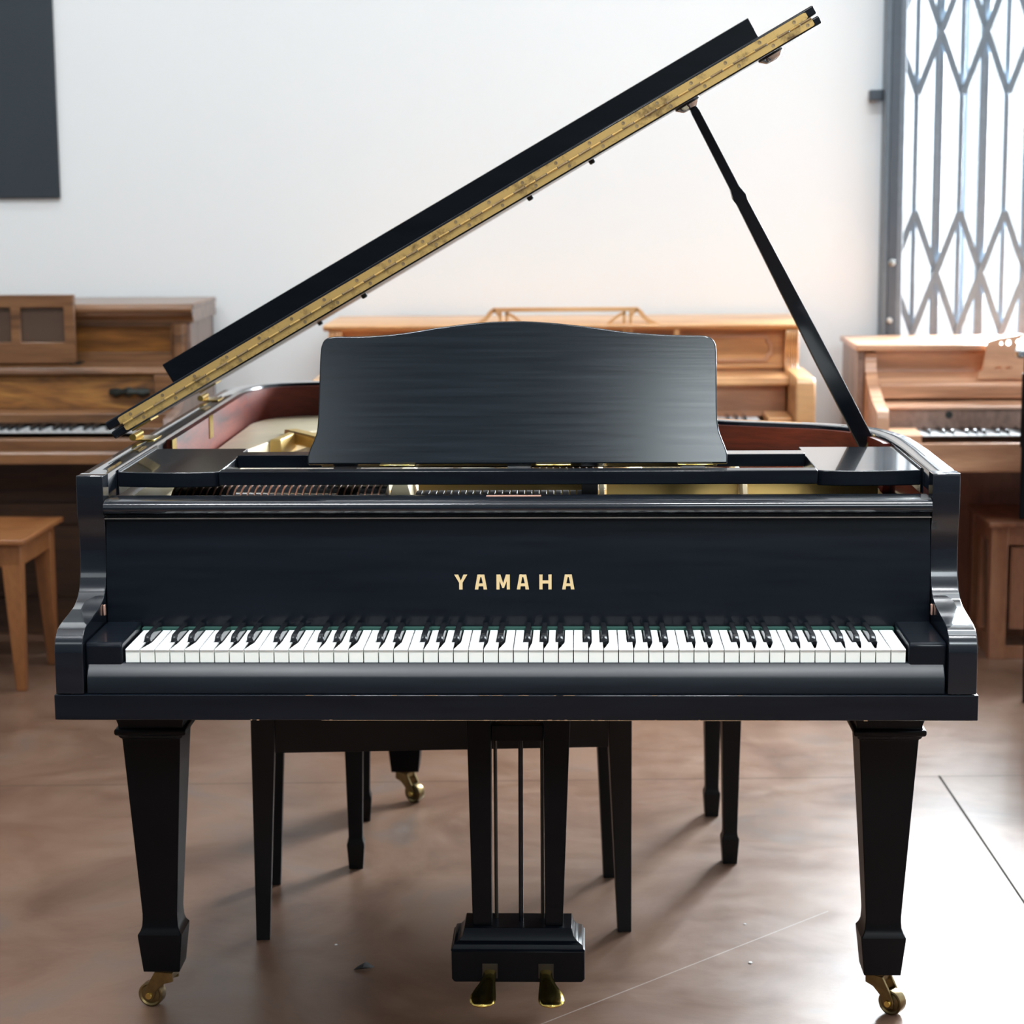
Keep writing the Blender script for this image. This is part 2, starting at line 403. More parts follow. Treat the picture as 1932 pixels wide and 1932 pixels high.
# case outline seen from above (outer face)
right = [(.717, .20), (.717, .36), (.717, .52), (.708, .68), (.672, .80), (.60, .872), (.51, .912), (.41, .955), (.31, 1.03), (.22, 1.15), (.14, 1.30), (.06, 1.45), (-.03, 1.59), (-.15, 1.70), (-.30, 1.775), (-.45, 1.80), (-.58, 1.785), (-.67, 1.72), (-.712, 1.60), (-.717, 1.45), (-.717, 1.1), (-.717, .7), (-.717, .20)]
outer = smooth_path(right, 7)
inner = offset(outer, .043)
zb, zt = .657, .977
b_ = B(); n = len(outer)
rings = []
for i in range(n):
    o, q = outer[i], inner[i]
    rings.append([(o.x, o.y, zb), (o.x, o.y, zt - .003), (o.x + (q.x - o.x) * .07, o.y + (q.y - o.y) * .07, zt), (q.x + (o.x - q.x) * .07, q.y + (o.y - q.y) * .07, zt), (q.x, q.y, zt - .003), (q.x, q.y, zb)])
b_.loft(rings).obj('rim', 'ebony_semi', GP, ang=50, top='ebony_top')
# thin scribed groove line on the top of the rim
gl = offset(outer, .020)
for lo, hi in ((8, 34), (n - 22, n - 2)):
    r_ = [[(p.x, p.y, zt + .0002), (q.x, q.y, zt + .0002), (q.x, q.y, zt + .0006), (p.x, p.y, zt + .0006)] for p, q in zip(gl[lo:hi], offset(gl, .0012)[lo:hi])]
    B().loft(r_).obj('groove_line', 'inside_dark', GP)
# arms with the curved cheek in front
prof = [(.20, zt), (.166, zt), (.160, .972), (.160, .915), (.164, .895), (.168, .878), (.169, .850), (.166, .825), (.160, .806), (.150, .790), (.134, .778), (.112, .771), (.085, .7675), (.045, .7635), (.015, .760), (-.004, .754), (-.016, .744), (-.021, .730), (-.022, .715), (-.022, .658), (.20, .658)]
pp = smooth_path(prof[1:20], 4)
pp = [Vector((.20, zt))] + pp + [Vector((.20, .658))]
for s_ in (1, -1):
    B().ext([(q.x, q.y) for q in pp], 'x', s_ * .717, s_ * .673).obj('arm', 'ebony_semi', GP, .0022, ang=30, top='ebony_top')
    x0, x1 = sorted((s_ * .6725, s_ * .6145))
    B().ext([(-.004, .66), (-.004, .732), (.0, .736), (.15, .7375), (.15, .66)], 'x', x0, x1).obj('key_block', 'ebony', GP, .003)
    # little pivot plate beside the fallboard
    x0, x1 = sorted((s_ * .669, s_ * .6725))
    B().box(x0, x1, .126, .133, .752, .770).obj('pivot_plate', 'copper_plate', GP, .001)
# mahogany lining inside the rim
def lining(lo, hi, nm='inner_rim'):
    a = offset(outer, .0432)[lo:hi]; c = offset(outer, .056)[lo:hi]
    B().loft([[(p.x, p.y, .800), (p.x, p.y, .970), (q.x, q.y, .970), (q.x, q.y, .800)] for p, q in zip(a, c)]).obj(nm, 'mahogany', GP, ang=50)
k0 = next(i for i, p in enumerate(outer) if p.y > .60)
k1 = max(i for i, p in enumerate(outer) if p.y > .62)
lining(k0, k1)
# keybed, key slip, fallboard
B().box(-.720, .720, -.024, .50, .6165, .6568).obj('keybed', 'ebony', GP, .0015)
ew = B(); rw = random.Random(3)
ew.box(-.30, .46, -.02435, -.0238, .6163, .6167)
for k in range(26):
    xx = rw.choice((rw.uniform(-.05, .10), rw.uniform(-.45, .62))); ww = rw.uniform(.0015, .006)
    ew.box(xx, xx + ww, -.02440, -.0238, .6162, .6167 + rw.uniform(.0003, .0012))
for k in range(14):
    xx = rw.uniform(-.35, .60); ew.box(xx, xx + rw.uniform(.002, .02), -.02440, -.0238, .6563, .6569)
ew.obj('worn_edge', 'wear', GP, label='pale wear along the bottom edge')
B().box(-.674, .674, .50, 1.45, .640, .657).obj('bottom_board', 'inside_dark', GP)
bt = B(); ring_o = offset(outer, .03)
bt.ext([(p.x, p.y) for p in offset(outer, .04)], 'z', .842, .850).obj('soundboard', 'soundboard', GP)
B().ext([(-.018, .6572), (-.018, .683), (-.0165, .6855), (-.003, .7025), (-.001, .7035), (.012, .7035), (.012, .6572)], 'x', -.669, .669).obj('key_slip', 'ebony_slip', GP, .0012)
fb = [(.1525, .7288), (.1530, .745), (.1540, .765), (.1557, .79), (.1580, .82), (.1625, .86), (.1690, .900), (.1700, .9125), (.185, .9125), (.185, .74), (.16, .7288)]
B().ext([(q.x, q.y) for q in smooth_path(fb[:7], 4)] + fb[7:], 'x', -.6715, .6715).obj('fallboard', 'ebony', GP, ang=30)
nose = [(.215, .937), (.172, .937)] + [(.1605 + .0115 * math.cos(R(a)), .9245 + .0115 * math.sin(R(a))) for a in (75, 110, 150, 185, 220, 260, 290)] + [(.180, .9128), (.215, .9128)]
FBn = B().ext(nose, 'x', -.6722, .6722).obj('fallboard_nose', 'ebony_semi', GP, .0006, ang=40)
B().box(-.049, .041, .193, .206, .9371, .9376).obj('name_strip', 'copper_plate', GP)
B().box(-.6715, .6715, .156, .1705, .9065, .9085).obj('hinge_line', 'steel', GP)
B().box(-.6125, .6125, .139, .153, .722, .7285).obj('felt_strip', 'felt', GP)
# gold letters
def letter_A(x, z, w, h, t):
    b = B(); y0, y1 = YL
    hw = w / 2
    outerp = [(x - hw, z), (x - .28 * w, z + h), (x + .28 * w, z + h), (x + hw, z), (x + hw - t * 1.1, z), (x + hw - t * 1.1 - .03 * w, z + h * .22), (x - hw + t * 1.1 + .03 * w, z + h * .22), (x - hw + t * 1.1, z)]
    hole = [(x - .16 * w, z + h * .40), (x + .16 * w, z + h * .40), (x + .045 * w, z + h * .84), (x - .045 * w, z + h * .84)]
    b.ext(outerp, 'y', y0, y1, [hole]); return b
YL = (.1549, .1600)
lt = B(); h, t = .0243, .0052; zl = .7895
def q2(b): lt.add(b.v, b.f)
for xl in (-.0565, .0120, .0860): q2(letter_A(xl - .0005, zl, .0200, h, t))
b = B(); x = -.0898
b.ext([(x - .0105, zl + h), (x - .0105 + .0062, zl + h), (x, zl + h * .60), (x + .0105 - .0062, zl + h), (x + .0105, zl + h), (x + .0028, zl + h * .46), (x + .0028, zl), (x - .0028, zl), (x - .0028, zl + h * .46)], 'y', *YL); q2(b)
b = B(); x = -.0207; w = .0218
b.ext([(x - w / 2, zl), (x - w / 2, zl + h), (x - w / 2 + .0064, zl + h), (x, zl + h * .42), (x + w / 2 - .0064, zl + h), (x + w / 2, zl + h), (x + w / 2, zl), (x + w / 2 - .0050, zl), (x + w / 2 - .0050, zl + h * .58), (x + .0014, zl + h * .10), (x - .0014, zl + h * .10), (x - w / 2 + .0050, zl + h * .58), (x - w / 2 + .0050, zl)], 'y', *YL); q2(b)
b = B(); x = .0483; w = .0200
b.ext([(x - w / 2, zl), (x - w / 2, zl + h), (x - w / 2 + t, zl + h), (x - w / 2 + t, zl + h * .61), (x + w / 2 - t, zl + h * .61), (x + w / 2 - t, zl + h), (x + w / 2, zl + h), (x + w / 2, zl), (x + w / 2 - t, zl), (x + w / 2 - t, zl + h * .40), (x - w / 2 + t, zl + h * .40), (x - w / 2 + t, zl)], 'y', *YL); q2(b)
lt.obj('lettering', 'gold_letter', GP, label='gold capital letters spelling YAMAHA')

# keyboard
OFF = {'C': .0018, 'D': -.0018, 'F': .0022, 'G': 0., 'A': -.0022}      # sharp after this white key, shift of its centre to the left
KW = .0235
def keyboard(root, xl, yf, zt_, n_white=52, start=0, depth=.150, sharp_len=.095, base='white_key', lite=False, front_h=.0215, nb='black_key'):
    cache = {}
    names = 'ABCDEFG'
    loc0 = Vector(root.location)
    def sharp_after(i):
        nm = names[i % 7]
        return OFF.get(nm) if nm in OFF and i < n_white - 1 else None
    for i in range(n_white):
        nm = names[(i + start) % 7]
        L = sharp_after(i + start - 0) if False else None
        prev = names[(i + start - 1) % 7]
        cl = 0.; cr = 0.
        if i > 0 and prev in OFF: cl = .0065 - OFF[prev]
        if i < n_white - 1 and nm in OFF: cr = .0065 + OFF[nm]
        key = (round(cl, 5), round(cr, 5))
        if key not in cache:
            g_ = .00060; a, c = g_, KW - g_
            yc = .050
            poly = [(a, 0), (c, 0), (c, yc if cr else depth)]
            if cr: poly += [(c - cr, yc), (c - cr, depth)]
            poly += [(a + cl, depth), (a + cl, yc)] if cl else [(a, depth)]
            me = B().ext(poly, 'z', -.0028, 0).mesh('key_top', 'ivory')
            body = B().box(a + .0003, c - .0003, .0012, .02, -front_h, -.0028).mesh('key_front', 'ivory_front')
            cache[key] = (me, body)
        me, body = cache[key]
        o = bpy.data.objects.new(base, me); COL.objects.link(o); o.parent = root
        o.location = Vector((xl + i * KW, yf, zt_)) - loc0
        if not lite:
            md = o.modifiers.new('bevel', 'BEVEL'); md.width = .0007; md.segments = 2; md.limit_method = 'ANGLE'
            c_ = bpy.data.objects.new('key_front', body); COL.objects.link(c_); c_.parent = o
    rr = []
    w0, w1 = .0052, .0040
    for (y, z, w) in ((.0, .0, w0), (.0035, .0085, w1 + .0002), (.0065, .0112, w1), (sharp_len, .0118, w1), (sharp_len, .0, w0)):
        rr.append((y, z, w))
    b = B(); hh = .0118
    def sec(y, w_b, w_t, z0, z1): return [(-w_b, y, z0), (w_b, y, z0), (w_t, y, z1 - .0016), (w_t - .0012, y, z1 - .0003), (0, y, z1), (-w_t + .0012, y, z1 - .0003), (-w_t, y, z1 - .0016)]
    b.loft([sec(0, .0060, .0055, -.004, .0035), sec(.0022, .0060, .0050, -.004, .0088), sec(.006, .0060, .0046, -.004, .0116), sec(.011, .0060, .0046, -.004, hh + .0004), sec(sharp_len, .0060, .0046, -.004, hh)])
    sm = b.mesh('black_key', 'sharp', ang=30)
    for i in range(n_white - 1):
        nm = names[(i + start) % 7]
        if nm in OFF:
            o = bpy.data.objects.new(nb, sm); COL.objects.link(o); o.parent = root
            o.location = Vector((xl + (i + 1) * KW - OFF[nm], yf + .0506, zt_)) - loc0
keyboard(GP, -.611, 0, .725)

# music desk: side shelves, rails, tilted panel
ZS = .968
for s_ in (1, -1):
    pl = [(.671, .268), (.64, .262), (.60, .258), (.56, .258), (.53, .260), (.512, .2635), (.5025, .267), (.500, .270), (.500, .575), (.671, .575)]
    pl = [(s_ * a, c) for a, c in pl]
    B().ext(pl, 'z', .9435, ZS + .001).obj('desk_shelf', 'ebony', GP, .0018, ang=40, top='ebony_top')
    B().box(*sorted((s_ * .671, s_ * .6728)), .27, .60, .930, .972).obj('shelf_guide', 'ebony', GP)
B().box(-.4995, .4995, .256, .290, .9475, .9705).obj('desk_rail', 'ebony', GP, .0015)
B().box(-.4995, .4995, .452, .500, .9500, .9725).obj('desk_rail', 'ebony', GP, .0012, top='ebony_top')
for x in (-.30, 0, .30):
    B().box(x - .02, x + .02, .290, .452, .9500, .9600).obj('desk_slide', 'ebony', GP)
th = R(17)
MDm = Matrix.Translation((0, .345, .971)) @ Matrix(((1, 0, 0, 0), (0, math.cos(th), math.sin(th), 0), (0, -math.sin(th), math.cos(th), 0), (0, 0, 0, 1)))
dp = [(-.361, 0), (-.361, .014), (-.357, .028), (-.351, .042), (-.3465, .058), (-.3445, .085), (-.3435, .14), (-.3425, .19), (-.340, .209), (-.333, .2195), (-.318, .2235), (-.290, .2235), (-.25, .2245), (-.20, .229), (-.136, .239), (-.072, .2465), (-.017, .249), (.038, .2475), (.111, .240), (.184, .2295), (.247, .2245), (.290, .2230), (.315, .2225), (.330, .2185), (.3375, .208), (.3395, .19), (.3395, .14), (.3395, .085), (.342, .058), (.347, .042), (.3525, .028), (.3560, .014), (.3560, 0)]
sp_ = smooth_path(dp, 4)
B(MDm).ext([(q.x, q.y) for q in sp_], 'y', 0, .013).obj('music_desk', 'ebony_desk', GP, .0022, seg=3, ang=30)
B(MDm).box(-.34, .34, .013, .030, .0, .03).obj('desk_ledge', 'ebony', GP, .001)
for x in (-.25, .25):
    B().tube([(x, .44, .962), (x, .425, 1.08)], .004, 8).obj('desk_prop', 'brass_old', GP)
for x in (-.205, .06, .30):
    B().box(x - .03, x + .03, .315, .342, .9705, .9735).obj('desk_hinge', 'brass_shine', GP, .001)

# plate, struts, strings and the action seen through the gaps
po_ = [(p.x, p.y) for p in offset(outer, .062) if p.y > .62]
po_ = [(.652, .60)] + po_ + [(-.655, .60)]
hole1 = [(-.50, .70), (-.15, .70), (-.10, 1.20), (-.20, 1.44), (-.30, 1.52), (-.40, 1.50), (-.47, 1.32)]
hole2 = [(-.08, .70), (.18, .70), (.18, .95), (.05, 1.15), (-.03, 1.18)]
hole3 = [(.24, .68), (.42, .68), (.38, .82), (.26, .90)]
B().ext(po_, 'z', .872, .887, [hole1, hole2, hole3]).obj('iron_plate', 'plate_lit', GP, .002)
pin = [(-.60, .56), (-.60, .61), (.652, .61), (.652, .50), (.60, .47), (.15, .47), (.13, .52), (-.20, .52), (-.24, .56)]
B().ext(pin, 'z', .872, .886).obj('pin_block', 'plate', GP, .002)
# upright flange behind the treble action
B().box(.152, .385, .470, .482, .80, .930).obj('plate_flange', 'plate', GP, .001)
B().box(.398, .630, .470, .482, .80, .930).obj('plate_flange', 'plate', GP, .001)
B().box(-.185, .128, .515, .525, .80, .932).obj('plate_flange', 'plate', GP, .001)
B().ext([(-.690, .865), (-.690, .910), (-.612, .910), (-.606, .865)], 'y', .32, .60).obj('plate_corner', 'plate_lit', GP, .006)
B().ext([(-.236, .880), (-.218, .934), (-.196, .934), (-.183, .880)], 'y', .40, .62).obj('plate_strut', 'plate_lit', GP, .002)
for xs in (.145, .3915):
    B().ext([(xs - .004, .88), (xs - .007, .935), (xs + .001, .935), (xs + .004, .88)], 'y', .380, .70).obj('plate_strut', 'plate_lit', GP, .001)
for (a, c, w_) in (((.0, .62), (-.14, 1.50), .014), ((.21, .60), (.18, 1.12), .014)):
    B().tube([(a[0], a[1], .905), (c[0], c[1], .905)], w_, 4, .018).obj('plate_strut', 'plate_lit', GP, .004)
sk = offset(outer, .066); sk = [p for i, p in enumerate(sk) if outer[i].x < -.08 and outer[i].y > .62]
def resample(P, n_):
    L_ = [0.]
    for u_, v_ in zip(P, P[1:]): L_.append(L_[-1] + (v_ - u_).length)
    out = []; j = 0
    for k in range(n_):
        t_ = L_[-1] * k / (n_ - 1)
        while j < len(L_) - 2 and L_[j + 1] < t_: j += 1
        f_ = (t_ - L_[j]) / max(1e-9, L_[j + 1] - L_[j]); out.append(P[j].lerp(P[j + 1], min(1, f_)))
    return out
ib = resample([Vector(p) for p in ((-.10, 1.30), (-.22, 1.345), (-.36, 1.33), (-.455, 1.275), (-.505, 1.20), (-.530, 1.10), (-.575, .86), (-.612, .62))], len(sk))
B().loft([[(p.x, p.y, .886), (p.x, p.y, .900), (q.x, q.y, .920), (q.x, q.y, .878)] for p, q in zip(sk, ib)]).obj('plate_shoulder', 'plate_lit', GP, .003, ang=60)
B().ext([(-.535, 1.070), (-.512, 1.085), (-.496, 1.20), (-.515, 1.21)], 'z', .878, .924).obj('plate_rib', 'plate', GP, .003)
B().tube([(-.515, 1.245, .912), (-.455, 1.15, .912), (-.36, .98, .912)], .016, 4, .014).obj('plate_brace', 'plate', GP, .004)
st = B()
for k in range(46):
    x = -.60 + k * .0085
    st.tube([(x, .60, .900), (x + .22, 1.45 - .004 * k, .900)], .0009, 4)
for k in range(60):
    x = -.20 + k * .0135
    st.tube([(x, .58, .892), (x - .04, .58 + max(.12, 1.0 - .016 * k), .892)], .0006, 4)
o = st.obj('strings', 'string', GP); o['kind'] = 'stuff'
B().box(-.606, -.232, .385, .47, .872, .898).obj('bass_damper_rail', 'inside_dark', GP)
qp = [(.352 + .060 * (1 - math.cos(R(t_))), .892 + .0335 * math.sin(R(t_))) for t_ in range(0, 91, 15)] + [(.425, .892)]
qb = [(.350 + .060 * (1 - math.cos(R(t_))), .892 + .0352 * math.sin(R(t_))) for t_ in range(0, 91, 15)] + [(.425, .892)]
for k in range(31):
    x = -.602 + k * .01195
    B(Matrix.Translation((x, 0, 0)) @ Matrix(((1, .06, 0, -.021), (0, 1, 0, 0), (0, 0, 1, 0), (0, 0, 0, 1)))).ext(qp, 'x', .0013, .0112).obj('bass_damper', 'sharp', GP, ang=40)
    B(Matrix.Translation((x, 0, 0)) @ Matrix(((1, .06, 0, -.021), (0, 1, 0, 0), (0, 0, 1, 0), (0, 0, 0, 1)))).ext(qb, 'x', -.0012, .0012).obj('damper_felt', 'copper', GP, ang=40)
for k in range(24):
    x = -.180 + k * .01275
    B().ext([(.385, .885), (.385, .9105), (.390, .9135), (.425, .9135), (.425, .885)], 'x', x, x + .0105).obj('damper', 'damper', GP, .0008)
B().box(.108, .136, .38, .50, .85, .93).obj('action_bracket', 'inside_dark', GP)
B().box(-.672, .672, .30, .47, .840, .872).obj('action_frame', 'inside_dark', GP)
B().box(-.672, .672, .216, .30, .70, .86).obj('action_frame', 'inside_dark', GP)

# lid (tilted board hinged on the left), folded front flap, long brass hinge
tl = R(29.85)
LM = Matrix.Translation((-.727, .5, .9955)) @ Matrix(((math.cos(tl), 0, -math.sin(tl), 0), (0, 1, 0, 0), (math.sin(tl), 0, math.cos(tl), 0), (0, 0, 0, 1)))
def rb(a0, a1, z0, z1, e=.006):       # board edge outline with rounded ends (a, n)
    return [(a0 + e * .4, z0), (a1 - e, z0), (a1, z0 + e), (a1 + .001, z1 - e * .6), (a1 - e * .6, z1), (a0 + e, z1), (a0, z1 - e), (a0 - .0005, z0 + e * .5)]
# main lid: outline in plan (a = across, b = depth from the hinge)
lp = [(0.0, 0.0), (1.441, 0.0)] + [(p.x + .727, p.y - .5) for p in outer if p.y > .56 and p.x > -.716] + [(0.0, 1.15)]
LID = B(LM).ext(lp, 'z', 0, .0145).obj('lid', 'ebony', GP, .003, ang=40)
B(LM).ext([(-.001, 0), (1.441, 0), (1.441, .43), (-.001, .43)], 'z', .0185, .0345).obj('front_flap', 'ebony', GP, .003)
B(LM).box(.056, 1.378, .405, .425, .0345, .0815).obj('flap_lip', 'ebony', GP, .0012, label='raised lip board of the folded flap')
hg = B(LM)
H0, H1 = .024, 1.424
hg.ext([(H0, .0185), (H1 - .004, .0185), (H1, .0205), (H1, .0285), (H1 - .004, .0305), (H0 + .004, .0305), (H0, .0285)], 'y', -.0022, -.0002)
hg2 = B(LM).ext([(H0 + .006, .0030), (H1 + .002, .0030), (H1 + .004, .005), (H1 + .004, .0140), (H0 + .006, .0140), (H0 + .003, .0125), (H0 + .003, .005)], 'y', -.0022, -.0002)
HG = hg.obj('piano_hinge', 'brass', GP, label='long worn brass hinge along the lid edge')
hg2.obj('hinge_leaf', 'brass', HG)
kn = (H1 - H0) / 64
hk = B(LM); hk2 = B(LM)
for k in range(64):
    c_ = (hk if k % 2 else hk2)
    c_.tube([(H0 + .004 + k * kn + .0006, -.0030, .0163), (H0 + .004 + (k + 1) * kn - .0006, -.0030, .0163)], .0021, 8)
hk.obj('hinge_knuckles', 'brass_pin', HG); hk2.obj('hinge_knuckles', 'brass', HG)
for k in range(21):
    a = H0 + .025 + k * .0675
    B(LM).lathe([(.0032, 0), (.0030, .0008), (.0012, .0006)], (a, -.0022, .0250), (0, -1, 0), 10).obj('screw', 'brass_pin', HG)
    B(LM).lathe([(.0032, 0), (.0030, .0008), (.0012, .0006)], (a + .018, -.0022, .0086), (0, -1, 0), 10).obj('screw', 'brass_pin', HG)
for a, c in ((.484, .30), (.85, .32), (.985, .30), (.30, .9)):
    B(LM).lathe([(.006, 0), (.006, -.006), (.004, -.008)], (a, c, 0), (0, 0, 1), 12).obj('rubber_button', 'inside_dark', GP)
# prop cups under the lid
for a, c in ((1.178, .062), (1.345, .062)):
    B(LM).lathe([(.024, 0), (.025, -.004), (.020, -.008), (.018, -.010), (.014, -.013), (.005, -.014)], (a, c, 0), (0, 0, 1), 24).obj('prop_cup', 'ebony_top', GP)
# lid prop
pt = LM @ Vector((1.183, .062, -.012)); pb = Vector((.655, .735, .935))
d = pb - pt
pr = B()
def sec(t, w, dpt): 
    c = pt + d * t; u = d.normalized(); a = u.cross(Vector((0, 1, 0))).normalized(); v = a.cross(u).normalized()
    return [c + a * w * sx + v * dpt * sy for sx, sy in ((-1, -1), (1, -1), (1, 1), (-1, 1))]
pr.loft([sec(0, .006, .006), sec(.012, .0075, .007), (sec(.22, .0085, .008)), sec(.245, .0125, .009), sec(.26, .0105, .009), sec(.70, .0150, .010), sec(.985, .0160, .010), sec(1.0, .012, .008)])
pr.obj('lid_prop', 'ebony', GP, .0015)
B().ext([(.668, .968), (.655, .975), (.645, .962), (.640, .950), (.628, .944), (.622, .925), (.674, .925), (.674, .968)], 'y', .712, .728).obj('prop_bracket', 'brass_old', GP, .002)
B().ext([(.668, .964), (.655, .968), (.645, .955), (.630, .925), (.674, .925)], 'y', .742, .752).obj('prop_bracket', 'brass_old', GP, .002)
# lid hinges on the left rim
for yy in (.66, 1.36):
    B().box(-.722, -.682, yy - .035, yy + .035, .9775, .9800).obj('lid_hinge', 'brass_shine', GP, .0008)
    B().tube([(-.722, yy - .035, .984), (-.722, yy + .035, .984)], .0065, 12).obj('lid_hinge', 'brass_shine', GP)
    B(LM).box(.004, .045, yy - .5 - .035, yy - .5 + .035, -.0032, -.0002).obj('lid_hinge', 'brass_shine', GP)
for yy in (1.10, .70):
    B().box(-.6612, -.6590, yy - .02, yy + .02, .925, .972).obj('rim_plate', 'brass_shine', GP)

# legs and casters
def leg(cx, cy, ang, taper_only=False, top=.640, zc=0.):
    pr_ = [(.0385 - .0065, .0755), (.0385, .140), (.0388, .1455), (.0345, .152), (.0318, .160), (.0308, .172), (.0306, .182), (.0500, .500), (.0505, .505), (.0535, .5065), (.0560, .511), (.0605, .513), (.0615, .516), (.0615, .5215), (.0600, .523), (.0555, .524), (.0555, .530), (.0640, .560), (.0640, .6164)]
    L = B().sq(pr_, cx, cy).obj('leg', 'ebony_leg', GP, .0016, ang=28)
    u = Vector((math.cos(ang), math.sin(ang), 0)); v = Vector((-u.y, u.x, 0))
    c0 = Vector((cx, cy, .0755)); wc = c0 + u * .026; wc.z = .0225
    B().lathe([(.022, -.004), (.022, 0), (.012, -.001), (.012, -.012)], (c0.x, c0.y, .0755), (0, 0, 1), 20).obj('caster_plate', 'brass_old', L)
    for s_ in (-1, 1):
        o_ = v * (.0130 * s_); t_ = v * .0022
        outl = [(-.020, .068), (.014, .068), (.030, .040), (.036, .026), (.034, .0145), (.024, .0125), (.016, .020), (.012, .032), (-.004, .047), (-.020, .052)]
        rings = [[Vector((cx, cy, 0)) + u * a + Vector((0, 0, z)) + o_ + t_ * k for a, z in outl] for k in (-1, 1)]
        B().loft(rings).obj('caster_fork', 'brass_old', L, .0008)
    B().loft([[Vector((cx, cy, 0)) + u * a + v * s2 + Vector((0, 0, z)) for a, s2 in ((-.020, -.013), (.014, -.013), (.014, .013), (-.020, .013))] for z in (.058, .069)]).obj('caster_fork', 'brass_old', L, .001)
    W = B().lathe([(.009, -.0095), (.010, -.0105), (.0165, -.0085), (.0195, -.0105), (.0222, -.0095), (.0225, -.008), (.0225, .008), (.0222, .0095), (.0195, .0105), (.0165, .0085), (.010, .0105), (.009, .0095)], wc, v, 32).obj('caster_wheel', 'brass_old', L, ang=30)
    B().lathe([(.0055, -.019), (.0065, -.0165), (.0065, .0165), (.0055, .019)], wc, v, 14).obj('caster_axle', 'brass_shine', L)
    return L
leg(-.6335, .328, R(168))
leg(.6300, .328, R(-38))
leg(-.307, 1.585, R(-35))

# pedal lyre
LY = .325
ly = B(); 
B().ext([(-.117, .062), (-.121, .068), (-.1215, .120), (.1115, .120), (.1115, .068), (.107, .062)], 'y', LY - .035, LY + .075).obj('pedal_box', 'ebony_leg', GP, .003)
cv = [(.1165, .058, .1202), (.1175, .0560, .1215), (.1145, .054, .1235), (.1130, .0520, .1290), (.1120, .0510, .1305), (.1040, .044, .1345), (.0975, .0400, .1420), (.0945, .0385, .1540), (.0940, .038, .1555)]
rings = [[(-.005 - a, LY + .020 - c, z), (-.005 + a, LY + .020 - c, z), (-.005 + a, LY + .020 + c, z), (-.005 - a, LY + .020 + c, z)] for a, c, z in cv]
B().loft(rings).obj('pedal_box_top', 'ebony', GP, .0006)
for s_, ti, to, bi, bo in ((-1, -.0495, -.0935, -.0515, -.0850), (1, .0405, .0905, .0425, .0735)):
    r0 = [(bi, LY - .006, .1555), (bo, LY - .006, .1555), (bo, LY + .030, .1555), (bi, LY + .030, .1555)]
    r1 = [(ti, LY - .010, .6164), (to, LY - .010, .6164), (to, LY + .032, .6164), (ti, LY + .032, .6164)]
    B().loft([r0, r1]).obj('lyre_post', 'ebony_leg', GP, .0015)
B().box(-.0495, .0405, LY + .000, LY + .022, .488, .516).obj('lyre_crossbar', 'ebony_leg', GP, .001)
B().box(-.10, .10, LY - .01, LY + .035, .585, .6164).obj('lyre_block', 'ebony', GP, .001)
B().tube([(-.0005, LY + .02, .1555), (.0005, LY + .02, .487)], .0042, 12).obj('pedal_rod', 'ebony', GP)
for xs in (-.0445, .0375):
    B().tube([(xs, LY + .035, .1555), (xs, LY + .035, .600)], .0034, 10).obj('lyre_stay', 'brass_dark', GP)
for s_, xs in ((-1, -.0540), (1, .0440)):
    B().box(xs - .0135, xs + .0135, LY - .0368, LY - .0348, .070, .097).obj('pedal_slot', 'brass_dark', GP, .0006)
    # pedal: neck out of the slot, widening to a rounded toe that turns outwards
    secs = []
    for (y, dx, w_, z, t_) in ((LY + .02, 0, .0105, .0830, .004), (LY - .040, 0, .0105, .0825, .004), (LY - .056, .0008, .0115, .0790, .0042), (LY - .072, .0035, .0145, .0735, .0048), (LY - .088, .0070, .0190, .0685, .0055), (LY - .102, .0092, .0222, .0650, .0062), (LY - .116, .0100, .0230, .0625, .0065), (LY - .127, .0100, .0205, .0610, .0060), (LY - .134, .0100, .0155, .0600, .0045), (LY - .1375, .0100, .008, .0596, .0028), (LY - .1385, .0100, .002, .0595, .001)):
        cx_ = xs + s_ * dx
        secs.append([(cx_ + w_ * math.cos(R(a)), y, z + t_ * math.sin(R(a)) * (1.0 if math.sin(R(a)) > 0 else .8)) for a in range(0, 360, 24)])
    B().loft(secs).obj('pedal', 'brass_shine', GP, ang=60)

# ------------------------------------------------------------------ benches below the grand piano
def taper_bench():
    t = thing('piano_bench', 'black bench with plain tapered legs, standing just behind the pedals', 'bench', (-.172, .8525, 0), R(4.3))
    W, D, H = .728, .346, .475
    hw, hd = W / 2, D / 2
    B().box(-hw - .012, hw + .012, -hd - .012, hd + .012, H - .022, H).obj('seat', 'ebony_dull', t, .004, world=False)
    B().box(-hw + .045, hw - .045, -hd + .003, -hd + .021, .372, H - .022).obj('apron', 'ebony_dull', t, .001, world=False)
    B().box(-hw + .045, hw - .045, hd - .021, hd - .003, .372, H - .022).obj('apron', 'ebony_dull', t, .001, world=False)
    for s_ in (-1, 1):
        B().box(*sorted((s_ * (hw - .003), s_ * (hw - .021))), -hd + .045, hd - .045, .372, H - .022).obj('apron', 'ebony_dull', t, .001, world=False)
        for q in (-1, 1):
            r = []
            for z, w_ in ((0, .026), (.372, .0435), (H - .022, .0445)):
                xa, xb = sorted((s_ * hw, s_ * (hw - w_))); ya, yb = sorted((q * hd, q * (hd - w_)))
                r.append([(xa, ya, z), (xb, ya, z), (xb, yb, z), (xa, yb, z)])
            B().loft(r).obj('leg', 'ebony_dull', t, .0015, world=False)
taper_bench()
